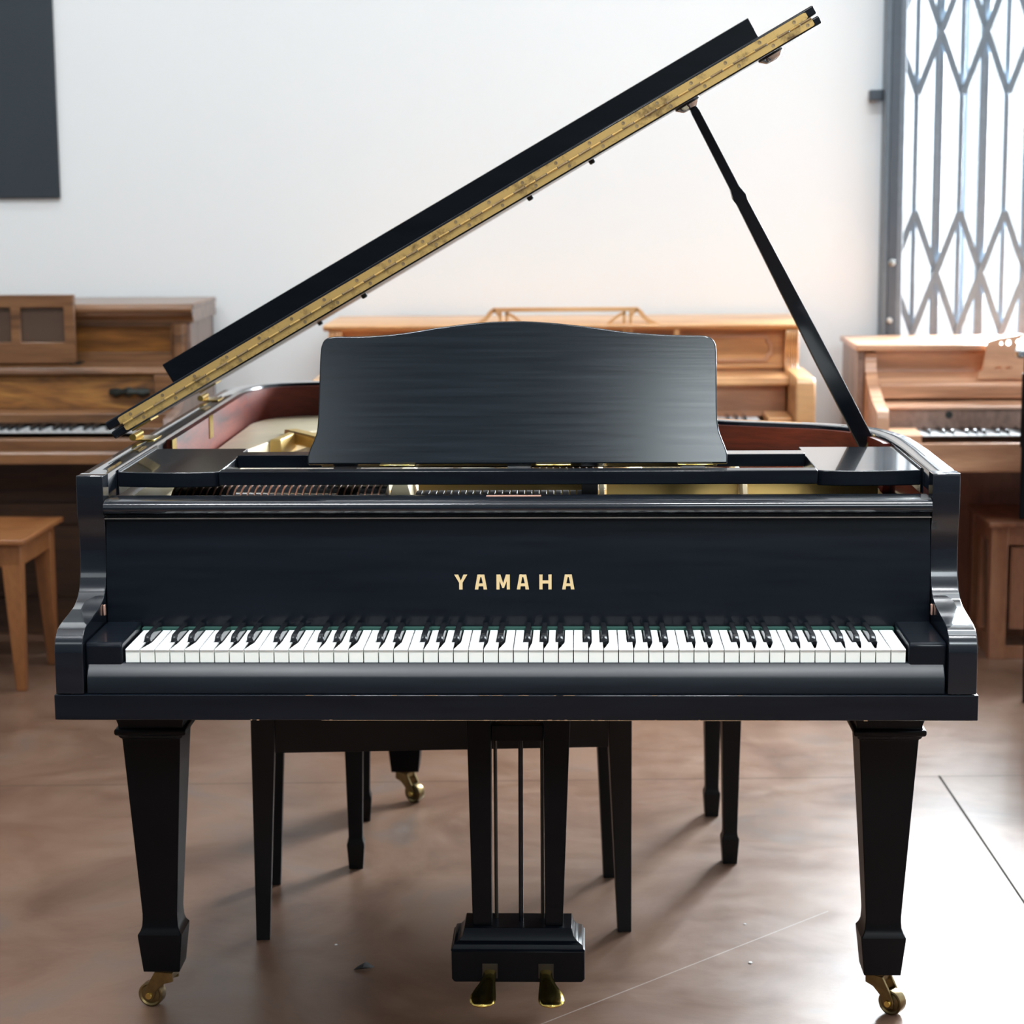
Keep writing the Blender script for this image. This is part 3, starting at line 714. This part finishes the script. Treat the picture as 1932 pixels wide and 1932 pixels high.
def spade_bench():
    t = thing('piano_bench', 'black bench with spade feet, standing further back under the piano', 'bench', (.0165, 1.281, 0), R(3.0))
    W, D, H = .80, .335, .475; hw, hd = W / 2, D / 2
    B().box(-hw - .03, hw + .03, -hd - .03, hd + .03, H - .022, H).obj('seat', 'ebony_dull', t, .005, world=False)
    for q in (-1, 1):
        B().box(-hw, hw, *sorted((q * (hd + .010), q * (hd - .006))), .385, H - .022).obj('apron', 'ebony_dull', t, .001, world=False)
        B().box(*sorted((q * (hw + .010), q * (hw - .006))), -hd, hd, .385, H - .022).obj('apron', 'ebony_dull', t, .001, world=False)
        for s_ in (-1, 1):
            B().sq([(.0150, 0), (.0152, .004), (.0185, .052), (.0185, .056), (.0160, .062), (.0148, .070), (.0215, .385), (.0225, H - .022)], s_ * hw, q * hd).obj('leg', 'ebony_dull', t, .0012, world=False, ang=28)
spade_bench()

# ------------------------------------------------------------------ oak upright piano at the left
ox0, ox1 = -2.60, -1.125
OK = thing('upright_piano', 'golden oak upright piano with cane-panelled music desk, at the far left wall', 'upright piano', (-1.86, 3.45, 0))
XR = ox1
for x0, x1 in ((ox0, ox0 + .03), (XR - .03, XR)):
    B().ext([(3.42, .0), (3.42, .58), (3.04, .600), (3.04, .715), (3.06, .745), (3.22, .760), (3.33, .850), (3.405, .880), (3.405, 1.035), (3.80, 1.035), (3.80, 0)], 'x', x0, x1).obj('side_panel', 'walnut_side' if x1 == XR else 'oak_trim', OK, .003)
B().box(ox0 - .01, XR + .012, 3.385, 3.815, 1.055, 1.072).obj('top_lid', 'oak_trim', OK, .004)
B().ext([(3.397, 1.012), (3.397, 1.020), (3.380, 1.036), (3.378, 1.044), (3.372, 1.050), (3.372, 1.060), (3.385, 1.068), (3.81, 1.068), (3.81, 1.012)], 'x', ox0 - .008, XR + .010).obj('cornice', 'oak_trim', OK, .002)
f = [(ox0 + .03, .872), (XR - .03, .872), (XR - .03, 1.014), (ox0 + .03, 1.014)]
B().ext(f, 'y', 3.405, 3.42, [[(-2.14, .918), (-1.192, .918), (-1.192, 1.000), (-2.14, 1.000)]]).obj('upper_frame', 'oak_trim', OK, .002)
B().box(-2.16, -1.18, 3.418, 3.428, .90, 1.012).obj('upper_panel', 'oak', OK)
B().tube([(XR - .035, 3.392, .868), (XR - .035, 3.392, 1.010)], .024, 20).obj('half_column', 'oak_trim', OK, ang=40)
B().ext([(3.425, .856), (3.285, .856), (3.275, .861), (3.275, .868), (3.283, .872), (3.290, .880), (3.34, .886), (3.425, .888)], 'x', ox0 + .03, XR - .028).obj('shelf', 'oak_trim', OK, .001)
B().ext([(3.29, .748), (3.275, .752), (3.30, .857), (3.32, .857)], 'x', ox0 + .03, XR - .10).obj('fallboard', 'oak', OK, .002)
B().ext([(3.20, .716), (3.20, .745), (3.23, .752), (3.30, .752), (3.30, .716)], 'x', ox0 + .03, XR - .03).obj('fallboard_lip', 'oak_trim', OK, .002)
B().box(XR - .098, XR - .031, 3.275, 3.40, .752, .857).obj('fallboard_end', 'oak_trim', OK, .003)
for xc in (-1.30, -2.35):
    hb = B()
    hb.tube([(xc - .060, 3.276, .805), (xc - .040, 3.268, .803), (xc - .02, 3.262, .806), (xc, 3.258, .806), (xc + .02, 3.262, .806), (xc + .040, 3.268, .803), (xc + .060, 3.276, .805)], [.011, .015, .009, .017, .009, .015, .011], 10)
    hb.lathe([(.011, 0), (.009, .008), (.003, .010)], (xc - .05, 3.280, .804), (0, -1, 0), 12); hb.lathe([(.011, 0), (.009, .008), (.003, .010)], (xc + .05, 3.280, .804), (0, -1, 0), 12)
    hb.obj('fallboard_pull', 'bronze', OK)
B().box(ox0 + .03, XR - .03, 3.045, 3.42, .612, .680).obj('keybed', 'oak_trim', OK, .003)
B().ext([(3.030, .610), (3.030, .640), (3.036, .646), (3.036, .682), (3.045, .688), (3.056, .688), (3.056, .610)], 'x', ox0 + .03, XR - .03).obj('key_slip', 'oak_trim', OK, .002)
B().box(XR - .115, XR - .031, 3.062, 3.22, .68, .716).obj('key_block', 'oak_trim', OK, .004)
B().box(ox0 + .031, ox0 + .115, 3.062, 3.22, .68, .716).obj('key_block', 'oak_trim', OK, .004)
keyboard(OK, XR - .118 - 52 * KW, 3.066, .704, lite=True, sharp_len=.09, front_h=.02)
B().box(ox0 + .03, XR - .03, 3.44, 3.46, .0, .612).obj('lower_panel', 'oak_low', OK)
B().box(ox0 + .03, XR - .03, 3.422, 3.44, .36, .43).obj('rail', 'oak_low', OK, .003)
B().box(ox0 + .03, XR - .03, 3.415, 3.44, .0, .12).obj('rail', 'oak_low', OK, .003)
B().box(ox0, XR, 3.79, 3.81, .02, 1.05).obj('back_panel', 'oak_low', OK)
for x in (ox0 + .035, XR - .075):
    B().sq([(.022, 0), (.026, .05), (.030, .612)], x + .02, 3.075).obj('leg', 'oak_trim', OK, .003)
holes = [[(x - .066, .957), (x + .066, .957), (x + .069, .961), (x + .069, 1.063), (x + .066, 1.067), (x - .066, 1.067), (x - .069, 1.063), (x - .069, .961)] for x in (-1.5815, -1.751, -1.92, -2.09)]
B().ext([(-2.19, .890), (-1.484, .890), (-1.478, .896), (-1.478, 1.106), (-2.19, 1.106)], 'y', 3.330, 3.350, holes).obj('music_desk', 'oak_trim', OK, .003)
B().box(-2.18, -1.49, 3.342, 3.346, .94, 1.08).obj('cane_panel', 'cane', OK)
B().box(-1.500, -1.470, 3.335, 3.405, .886, .892).obj('desk_hinge', 'bronze', OK)

# orange-brown bench in front of it
t = thing('piano_bench', 'orange-brown wooden bench in front of the oak upright', 'bench', (-1.865, 2.83, 0), R(-1.5))
hw, hd, H = .375, .178, .450
B().box(-hw - .022, hw + .022, -hd - .035, hd + .030, H - .016, H).obj('seat', 'bench_l', t, .004, world=False)
for q in (-1, 1):
    B().box(-hw + .03, hw - .03, *sorted((q * (hd - .003), q * (hd - .018))), .365, H - .016).obj('apron', 'bench_l', t, .002, world=False)
    B().box(*sorted((q * (hw - .003), q * (hw - .018))), -hd + .03, hd - .03, .365, H - .016).obj('apron', 'bench_l', t, .002, world=False)
    for s_ in (-1, 1):
        r = []
        for z, w_ in ((0, .030), (.37, .056), (H - .016, .056)):
            xa, xb = sorted((s_ * hw, s_ * (hw - w_))); ya, yb = sorted((q * hd, q * (hd - w_ * .8)))
            r.append([(xa, ya, z), (xb, ya, z), (xb, yb, z), (xa, yb, z)])
        B().loft(r).obj('leg', 'bench_l', t, .003, world=False)

# ------------------------------------------------------------------ cherry upright in the centre
CU = thing('upright_piano', 'light cherry upright with openwork fretted music desk, behind the grand piano', 'upright piano', (.055, 3.5, 0))
cx0, cx1 = -.690, .800
for s_, xa in ((-1, cx0), (1, cx1)):
    x0, x1 = sorted((xa, xa - s_ * .02))
    B().box(x0, x1, 3.42, 3.80, 0, .985).obj('side_panel', 'cherry', CU, .003)
    a_, c_ = sorted((xa - s_ * .008, xa - s_ * .050))
    fl = B()
    pth = [(3.355, .984), (3.350, .975), (3.352, .955), (3.365, .925), (3.372, .90), (3.365, .875), (3.335, .855), (3.290, .845), (3.290, .842), (3.43, .842), (3.43, .984)]
    pq = smooth_path(pth[:8], 4) + [Vector(p) for p in pth[8:]]
    for k in range(6):
        w_ = (c_ - a_) / 6
        fl.ext([(p.x, p.y) for p in pq], 'x', a_ + k * w_ + .0008, a_ + (k + 1) * w_ - .0008)
    fl.obj('fluted_bracket', 'cherry', CU, .0015, ang=40)
    a_, c_ = sorted((xa + s_ * .012, xa - s_ * .046))
    B().ext([(3.050, .60), (3.045, .80), (3.050, .845), (3.065, .860), (3.40, .862), (3.42, .60)], 'x', a_, c_).obj('arm', 'cherry', CU, .006)
B().ext([(3.352, .990), (3.345, .996), (3.345, 1.001), (3.352, 1.005), (3.81, 1.005), (3.81, .985), (3.36, .985)], 'x', cx0 - .008, cx1 + .006).obj('top_lid', 'cherry', CU, .002)
fx0, fx1 = cx0 + .05, cx1 - .05
def fancy(x0, x1, z0, z1, c):
    return [(x0 + c, z0), (x1 - c, z0), (x1 - c * .55, z0 + c * .2), (x1 - c * .5, z0 + c * .7), (x1, z0 + c), (x1, z1 - c), (x1 - c * .5, z1 - c * .7), (x1 - c * .55, z1 - c * .2), (x1 - c, z1), (x0 + c, z1), (x0 + c * .55, z1 - c * .2), (x0 + c * .5, z1 - c * .7), (x0, z1 - c), (x0, z0 + c), (x0 + c * .5, z0 + c * .7), (x0 + c * .55, z0 + c * .2)]
B().box(fx0, fx1, 3.42, 3.44, .845, .985).obj('upper_panel', 'cherry', CU)
B().ext(fancy(-.20, .715, .880, .962, .022), 'y', 3.412, 3.421, [fancy(-.192, .707, .888, .954, .022)]).obj('panel_moulding', 'walnut', CU, .001)
B().ext(fancy(-.58, -.26, .880, .962, .022), 'y', 3.412, 3.421, [fancy(-.572, -.268, .888, .954, .022)]).obj('panel_moulding', 'walnut', CU, .001)
B().box(fx0, fx1, 3.405, 3.42, .858, .872).obj('moulding', 'cherry', CU, .003)
B().ext([(3.270, .816), (3.262, .820), (3.262, .828), (3.268, .832), (3.268, .838), (3.276, .844), (3.42, .850), (3.42, .816)], 'x', fx0 - .004, fx1 + .004).obj('shelf', 'cherry', CU, .001)
B().box(fx0, fx1, 3.325, 3.345, .715, .816).obj('fallboard', 'walnut', CU, .002)
B().box(fx0, fx1, 3.10, 3.42, .612, .690).obj('keybed', 'cherry', CU, .003)
B().box(fx0 - .003, fx1 + .003, 3.085, 3.105, .610, .722).obj('key_slip', 'cherry', CU, .004)
keyboard(CU, fx0 + .075, 3.112, .722, lite=True, sharp_len=.09, front_h=.02)
for x0, x1 in ((fx0, fx0 + .073), (fx1 - .073, fx1)): B().box(x0, x1, 3.112, 3.30, .69, .735).obj('key_block', 'cherry', CU, .004)
B().box(cx0 + .02, cx1 - .02, 3.43, 3.45, 0, .612).obj('lower_panel', 'cherry', CU)
B().box(cx0 + .02, cx1 - .02, 3.78, 3.80, .02, .985).obj('back_panel', 'cherry', CU)
for x in (cx0 + .03, cx1 - .03): B().sq([(.020, 0), (.024, .1), (.028, .605)], x, 3.09).obj('leg', 'cherry', CU, .003)
# fretwork music desk, a frame with twin bars and a hanging swag
md_ = B(); Y0, Y1 = 3.356, 3.372
def band(pts, w_):
    P = smooth_path(pts, 6); a = offset(P, w_ / 2); c = offset(P, -w_ / 2)
    md_.ext([(p.x, p.y) for p in a] + [(p.x, p.y) for p in reversed(c)], 'y', Y0, Y1)
zz0 = .882; xc = .063
for s_ in (-1, 1):
    def X(v): return xc + s_ * v
    band([(X(.348), zz0), (X(.348), 1.000)], .016)
    band([(X(.356), .996), (X(.32), .997), (X(.28), 1.004), (X(.25), 1.022), (X(.235), 1.040), (X(.222), 1.0505)], .014)
    band([(X(.205), zz0), (X(.204), 1.046)], .010)
    band([(X(.182), zz0), (X(.184), 1.046)], .010)
    band([(X(.228), 1.050), (X(.214), 1.040), (X(.206), 1.028)], .008)
    band([(X(.188), 1.040), (X(.165), 1.030), (X(.15), 1.018), (X(.12), .995), (X(.08), .984), (X(.04), .980), (X(0), .979)], .010)
band([(xc - .226, 1.050), (xc + .226, 1.050)], .013)
band([(xc - .356, zz0), (xc + .356, zz0)], .016)
md_.lathe([(.016, 0), (.016, .016)], (xc, Y0, .989), (0, 1, 0), 16)
md_.obj('music_desk', 'cherry', CU, .001, ang=35)

# ------------------------------------------------------------------ walnut spinet on the right
SP = thing('spinet_piano', 'warm walnut spinet with open keyboard below the gated window', 'spinet piano', (1.71, 3.4, 0))
sx0, sx1 = .968, 2.46
for x0, x1 in ((sx0 + .004, sx0 + .024), (sx1 - .024, sx1 - .004)):
    B().box(x0, x1, 3.325, 3.70, 0, .922).obj('side_panel', 'walnut_side', SP, .002)
B().box(sx0 - .004, sx1 + .004, 3.300, 3.715, .920, .9385).obj('top_lid', 'walnut', SP, .004)
ch = [(3.330, .912), (3.322, .895), (3.318, .872), (3.300, .850), (3.255, .823), (3.20, .800), (3.12, .775), (3.055, .764), (3.040, .752), (3.036, .735), (3.036, .560), (3.33, .560)]
cp = smooth_path(ch[:10], 4) + [Vector(p) for p in ch[10:]]
for x0 in (sx0 + .026, sx1 - .062):
    B().ext([(p.x, p.y) for p in cp], 'x', x0, x0 + .036).obj('cheek', 'walnut', SP, .003, ang=30)
ix0, ix1 = sx0 + .062, sx1 - .062
B().ext([(3.345, .920), (3.350, .90), (3.362, .872), (3.358, .850), (3.330, .838), (3.255, .828), (3.240, .824), (3.240, .820), (3.40, .820), (3.40, .920)], 'x', ix0, ix1).obj('upper_panel', 'walnut', SP, .001, ang=50)
B().box(ix0, ix1, 3.235, 3.255, .778, .822).obj('moulding', 'walnut', SP, .004)
B().ext([(3.172, .752), (3.168, .757), (3.172, .764), (3.250, .772), (3.250, .752)], 'x', ix0, ix1).obj('fallboard_lip', 'walnut', SP, .001)
B().box(ix0, ix1, 3.178, 3.20, .692, .755).obj('fallboard', 'walnut_side', SP, .001)
B().lathe([(.010, 0), (.011, .002), (.008, .004), (.003, .003)], (1.232, 3.178, .735), (0, -1, 0), 16).obj('lock', 'bronze', SP)
B().box(ix0, ix1, 3.030, 3.36, .585, .660).obj('keybed', 'walnut', SP, .003)
B().box(ix0, ix1, 3.010, 3.028, .580, .668).obj('key_slip', 'walnut', SP, .004)
for x0, x1 in ((ix0, ix0 + .098), (ix1 - .098, ix1)):
    B().ext([(3.032, .66), (3.032, .688), (3.04, .694), (3.15, .700), (3.15, .66)], 'x', x0, x1).obj('key_block', 'walnut', SP, .003)
keyboard(SP, ix0 + .101, 3.032, .689, lite=True, sharp_len=.09, front_h=.02)
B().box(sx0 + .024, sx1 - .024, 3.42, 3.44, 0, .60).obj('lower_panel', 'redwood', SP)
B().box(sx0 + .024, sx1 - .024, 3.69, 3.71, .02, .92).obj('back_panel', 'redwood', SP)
for x in (sx0 + .045, sx1 - .045): B().sq([(.018, 0), (.022, .1), (.027, .583)], x, 3.065).obj('leg', 'walnut', SP, .003)
# its small music desk with a row of holes
hl = [arc(x, .940 + (x - 1.36) * .10, r_, 0, 360, 14)[:-1] for x, r_ in ((1.402, .0045), (1.424, .0075), (1.455, .0080), (1.486, .0075), (1.517, .0045))]
hl += [[(1.385, .868), (1.405, .868), (1.405, .873), (1.385, .873)], [(1.415, .868), (1.437, .868), (1.437, .873), (1.415, .873)]]
B().ext([(1.330, .835), (1.336, .858), (1.346, .862), (1.352, .90), (1.360, .950), (1.40, .962), (1.46, .973), (1.53, .962), (1.566, .950), (1.575, .90), (1.580, .862), (1.590, .858), (1.596, .835)], 'y', 3.262, 3.276, hl).obj('music_desk', 'walnut', SP, .002)

# cabinet bench under the spinet
CB = thing('storage_bench', 'reddish wooden bench with panelled sides tucked under the walnut spinet', 'bench', (1.72, 3.22, 0))
bx0, bx1, by0, by1 = 1.348, 2.09, 3.052, 3.40
B().box(bx0 - .010, bx1 + .010, by0 - .012, by1 + .005, .408, .424).obj('seat', 'bench_r', CB, .003)
for x0 in (bx0, bx1 - .050):
    for y0 in (by0, by1 - .050):
        B().box(x0, x0 + .050, y0, y0 + .050, 0.0, .408).obj('leg', 'bench_r', CB, .002)
for y0 in (by0 + .006, by1 - .024):
    B().box(bx0 + .05, bx1 - .05, y0, y0 + .018, .352, .408).obj('rail', 'bench_r', CB, .001)
    B().box(bx0 + .05, bx1 - .05, y0, y0 + .018, .0, .040).obj('rail', 'bench_r', CB, .001)
    B().box(bx0 + .062, bx1 - .062, y0 + .004, y0 + .014, .092, .345).obj('panel', 'bench_r', CB, .001)
for x0 in (bx0 + .006, bx1 - .024):
    B().box(x0, x0 + .018, by0 + .05, by1 - .05, .352, .408).obj('rail', 'bench_r', CB, .001)
    B().box(x0, x0 + .018, by0 + .05, by1 - .05, .0, .060).obj('rail', 'bench_r', CB, .001)
    B().tube([(x0 + .009, by0 + .20, .060), (x0 + .009, by0 + .20, .352)], .014, 12).obj('spindle', 'bench_r', CB)

# dark glossy case cut off by the right edge of the picture
BC = thing('dark_cabinet', 'dark glossy case with a pale shiny top at the right edge of the picture', 'cabinet', (1.310, 2.50, 0), R(-14))
tp = [(.60, -.045)] + arc(.010, -.010, .035, 270, 180, 6) + [(-.025, .42), (.60, .42)]
B().ext(tp, 'z', .966, .990).obj('top', 'chrome', BC, .006, world=False)
B().box(.0, .58, .0, .40, .52, .966).obj('case', 'ebony_leg', BC, .004, world=False)
B().box(-.004, .0, .01, .06, .72, .92).obj('side_strip', 'ebony_leg', BC, .001, world=False)
for x in (.04, .54):
    for y in (.04, .36): B().sq([(.016, 0), (.022, .53)], x, y).obj('leg', 'ebony_leg', BC, .002, world=False)

# small bits lying on the floor
o = B().add([(-.318, .500, .001), (-.300, .497, .007), (-.284, .507, .003), (-.279, .516, .001), (-.296, .522, .009), (-.312, .515, .002), (-.298, .508, .012)], [(0, 1, 6), (1, 2, 6), (2, 3, 6), (3, 4, 6), (4, 5, 6), (5, 0, 6), (5, 4, 3, 2, 1, 0)]).obj('leaf_scrap', 'scrap')
tag(o, 'dark crumpled scrap on the floor left of the pedals', 'scrap')
def crumb(x, y, r_, mat, label):
    o = B().lathe([(r_ * .5, .0003), (r_, r_ * .25), (r_ * .8, r_ * .5), (r_ * .3, r_ * .62)], (x, y, 0), (0, 0, 1), 7).obj('paint_chip', mat); tag(o, label, 'chip', 'pale chips on the floor')
crumb(.428, .753, .0028, 'white', 'tiny pale chip on the floor right of the tapered bench')
crumb(.422, .547, .0042, 'white', 'small white chip on the floor between the pedals and the right leg')
crumb(-.365, .63, .003, 'white', 'small white chip on the floor behind the dark scrap')

# ------------------------------------------------------------------ light
W = bpy.data.worlds.new('sky'); SC.world = W; W.use_nodes = True
bg = W.node_tree.nodes['Background']
bg.inputs[0].default_value = (.90, .95, 1.0, 1); bg.inputs[1].default_value = 1.7
def area(name, loc, target, sx, sy, power, col=(1, 1, 1), spread=180):
    l = bpy.data.lights.new(name, 'AREA'); l.shape = 'RECTANGLE'; l.size = sx; l.size_y = sy; l.energy = power; l.color = col; l.spread = R(spread)
    o = bpy.data.objects.new(name, l); COL.objects.link(o); o.location = loc
    d = Vector(target) - Vector(loc); o.rotation_euler = d.to_track_quat('-Z', 'Y').to_euler()
    return o
area('daylight_back_window', (2.55, 4.22, 1.9), (2.55, 1.2, 1.9), 2.0, 1.9, 3300, (.90, .95, 1))
area('daylight_front_window', (2.05, -6.4, 4.2), (.9, 0, .9), 3.0, 1.5, 210, (.9, .96, 1))
area('daylight_front_window', (-2.2, -6.4, 4.2), (-.8, 0, .9), 1.9, 1.5, 20, (.9, .96, 1))
# ceiling fixtures by the wall, plus two added fill rows
WHERE = ('by the wall, nearest the left wall', 'by the wall, second from the left', 'by the wall, third from the left', 'by the wall, nearest the right wall',
         'added as fill over the grand piano, nearest the left wall', 'added as fill over the grand piano, left of its lid', 'added as fill over the grand piano, right of its lid', 'added as fill over the grand piano, nearest the right wall',
         'added as fill over the open floor, left', 'added as fill over the open floor, right')
SPOT = [(x, 2.5) for x in (-2.9, -.9, 1.1, 3.0)] + [(x, .2) for x in (-2.9, -.9, 1.1, 3.0)] + [(-.9, -1.4), (.9, -1.4)]
for i, (x, y) in enumerate(SPOT):
    t = thing('ceiling_and_fill_light', 'rectangular ceiling light ' + WHERE[i], 'ceiling light', (x, y, ZC), 0, 'ceiling lights')
    B().box(x - .62, x + .62, y - .16, y + .16, ZC - .05, ZC - .0005).obj('housing', 'white', t, .003)
    if i < 4: area('ceiling_and_fill_lamp', (x, y, ZC - .055), (x, y + 1.3, 1.2), 1.15, .26, 19, (.91, .96, 1), 130)
    elif i < 8: area('ceiling_and_fill_lamp', (x, y, ZC - .055), (x, 3.7, .9), 1.15, .26, 22, (.91, .96, 1), 80)  # added row, brightens the fronts of the upright pianos
    else: area('ceiling_and_fill_lamp', (x, y, ZC - .055), (x * .6, y + .6, .7), 1.15, .26, 40, (.95, .98, 1), 52)  # added pair, brightens the grand's keys from above

# ------------------------------------------------------------------ camera
cam = bpy.data.cameras.new('camera'); co = bpy.data.objects.new('camera', cam); COL.objects.link(co); SC.camera = co
yaw, pitch, roll = .0322, .1574, -.0071
fw = Vector((-math.sin(yaw) * math.cos(pitch), math.cos(yaw) * math.cos(pitch), -math.sin(pitch)))
rt = Vector((math.cos(yaw), math.sin(yaw), 0)); up = rt.cross(fw)
c, s = math.cos(roll), math.sin(roll)
r2 = c * rt + s * up; u2 = -s * rt + c * up
co.matrix_world = Matrix(((r2.x, u2.x, -fw.x, .102), (r2.y, u2.y, -fw.y, -3.18), (r2.z, u2.z, -fw.z, 1.447), (0, 0, 0, 1)))
cam.sensor_width = 36; cam.sensor_fit = 'HORIZONTAL'; cam.lens = 3930 / 1932 * 36
cam.clip_start = .05; cam.clip_end = 60
cam.dof.use_dof = True; cam.dof.focus_distance = 3.38; cam.dof.aperture_fstop = 6.0

SC.view_settings.view_transform = 'Standard'; SC.view_settings.look = 'None'
SC.view_settings.exposure = 0.0; SC.view_settings.gamma = 1; SC.view_settings.use_curve_mapping = False
SC.cycles.use_denoising = True
SC.cycles.max_bounces = 10; SC.cycles.diffuse_bounces = 5; SC.cycles.glossy_bounces = 5; SC.cycles.transparent_max_bounces = 12
SC.cycles.sample_clamp_indirect = 8; SC.cycles.caustics_reflective = False; SC.cycles.caustics_refractive = False
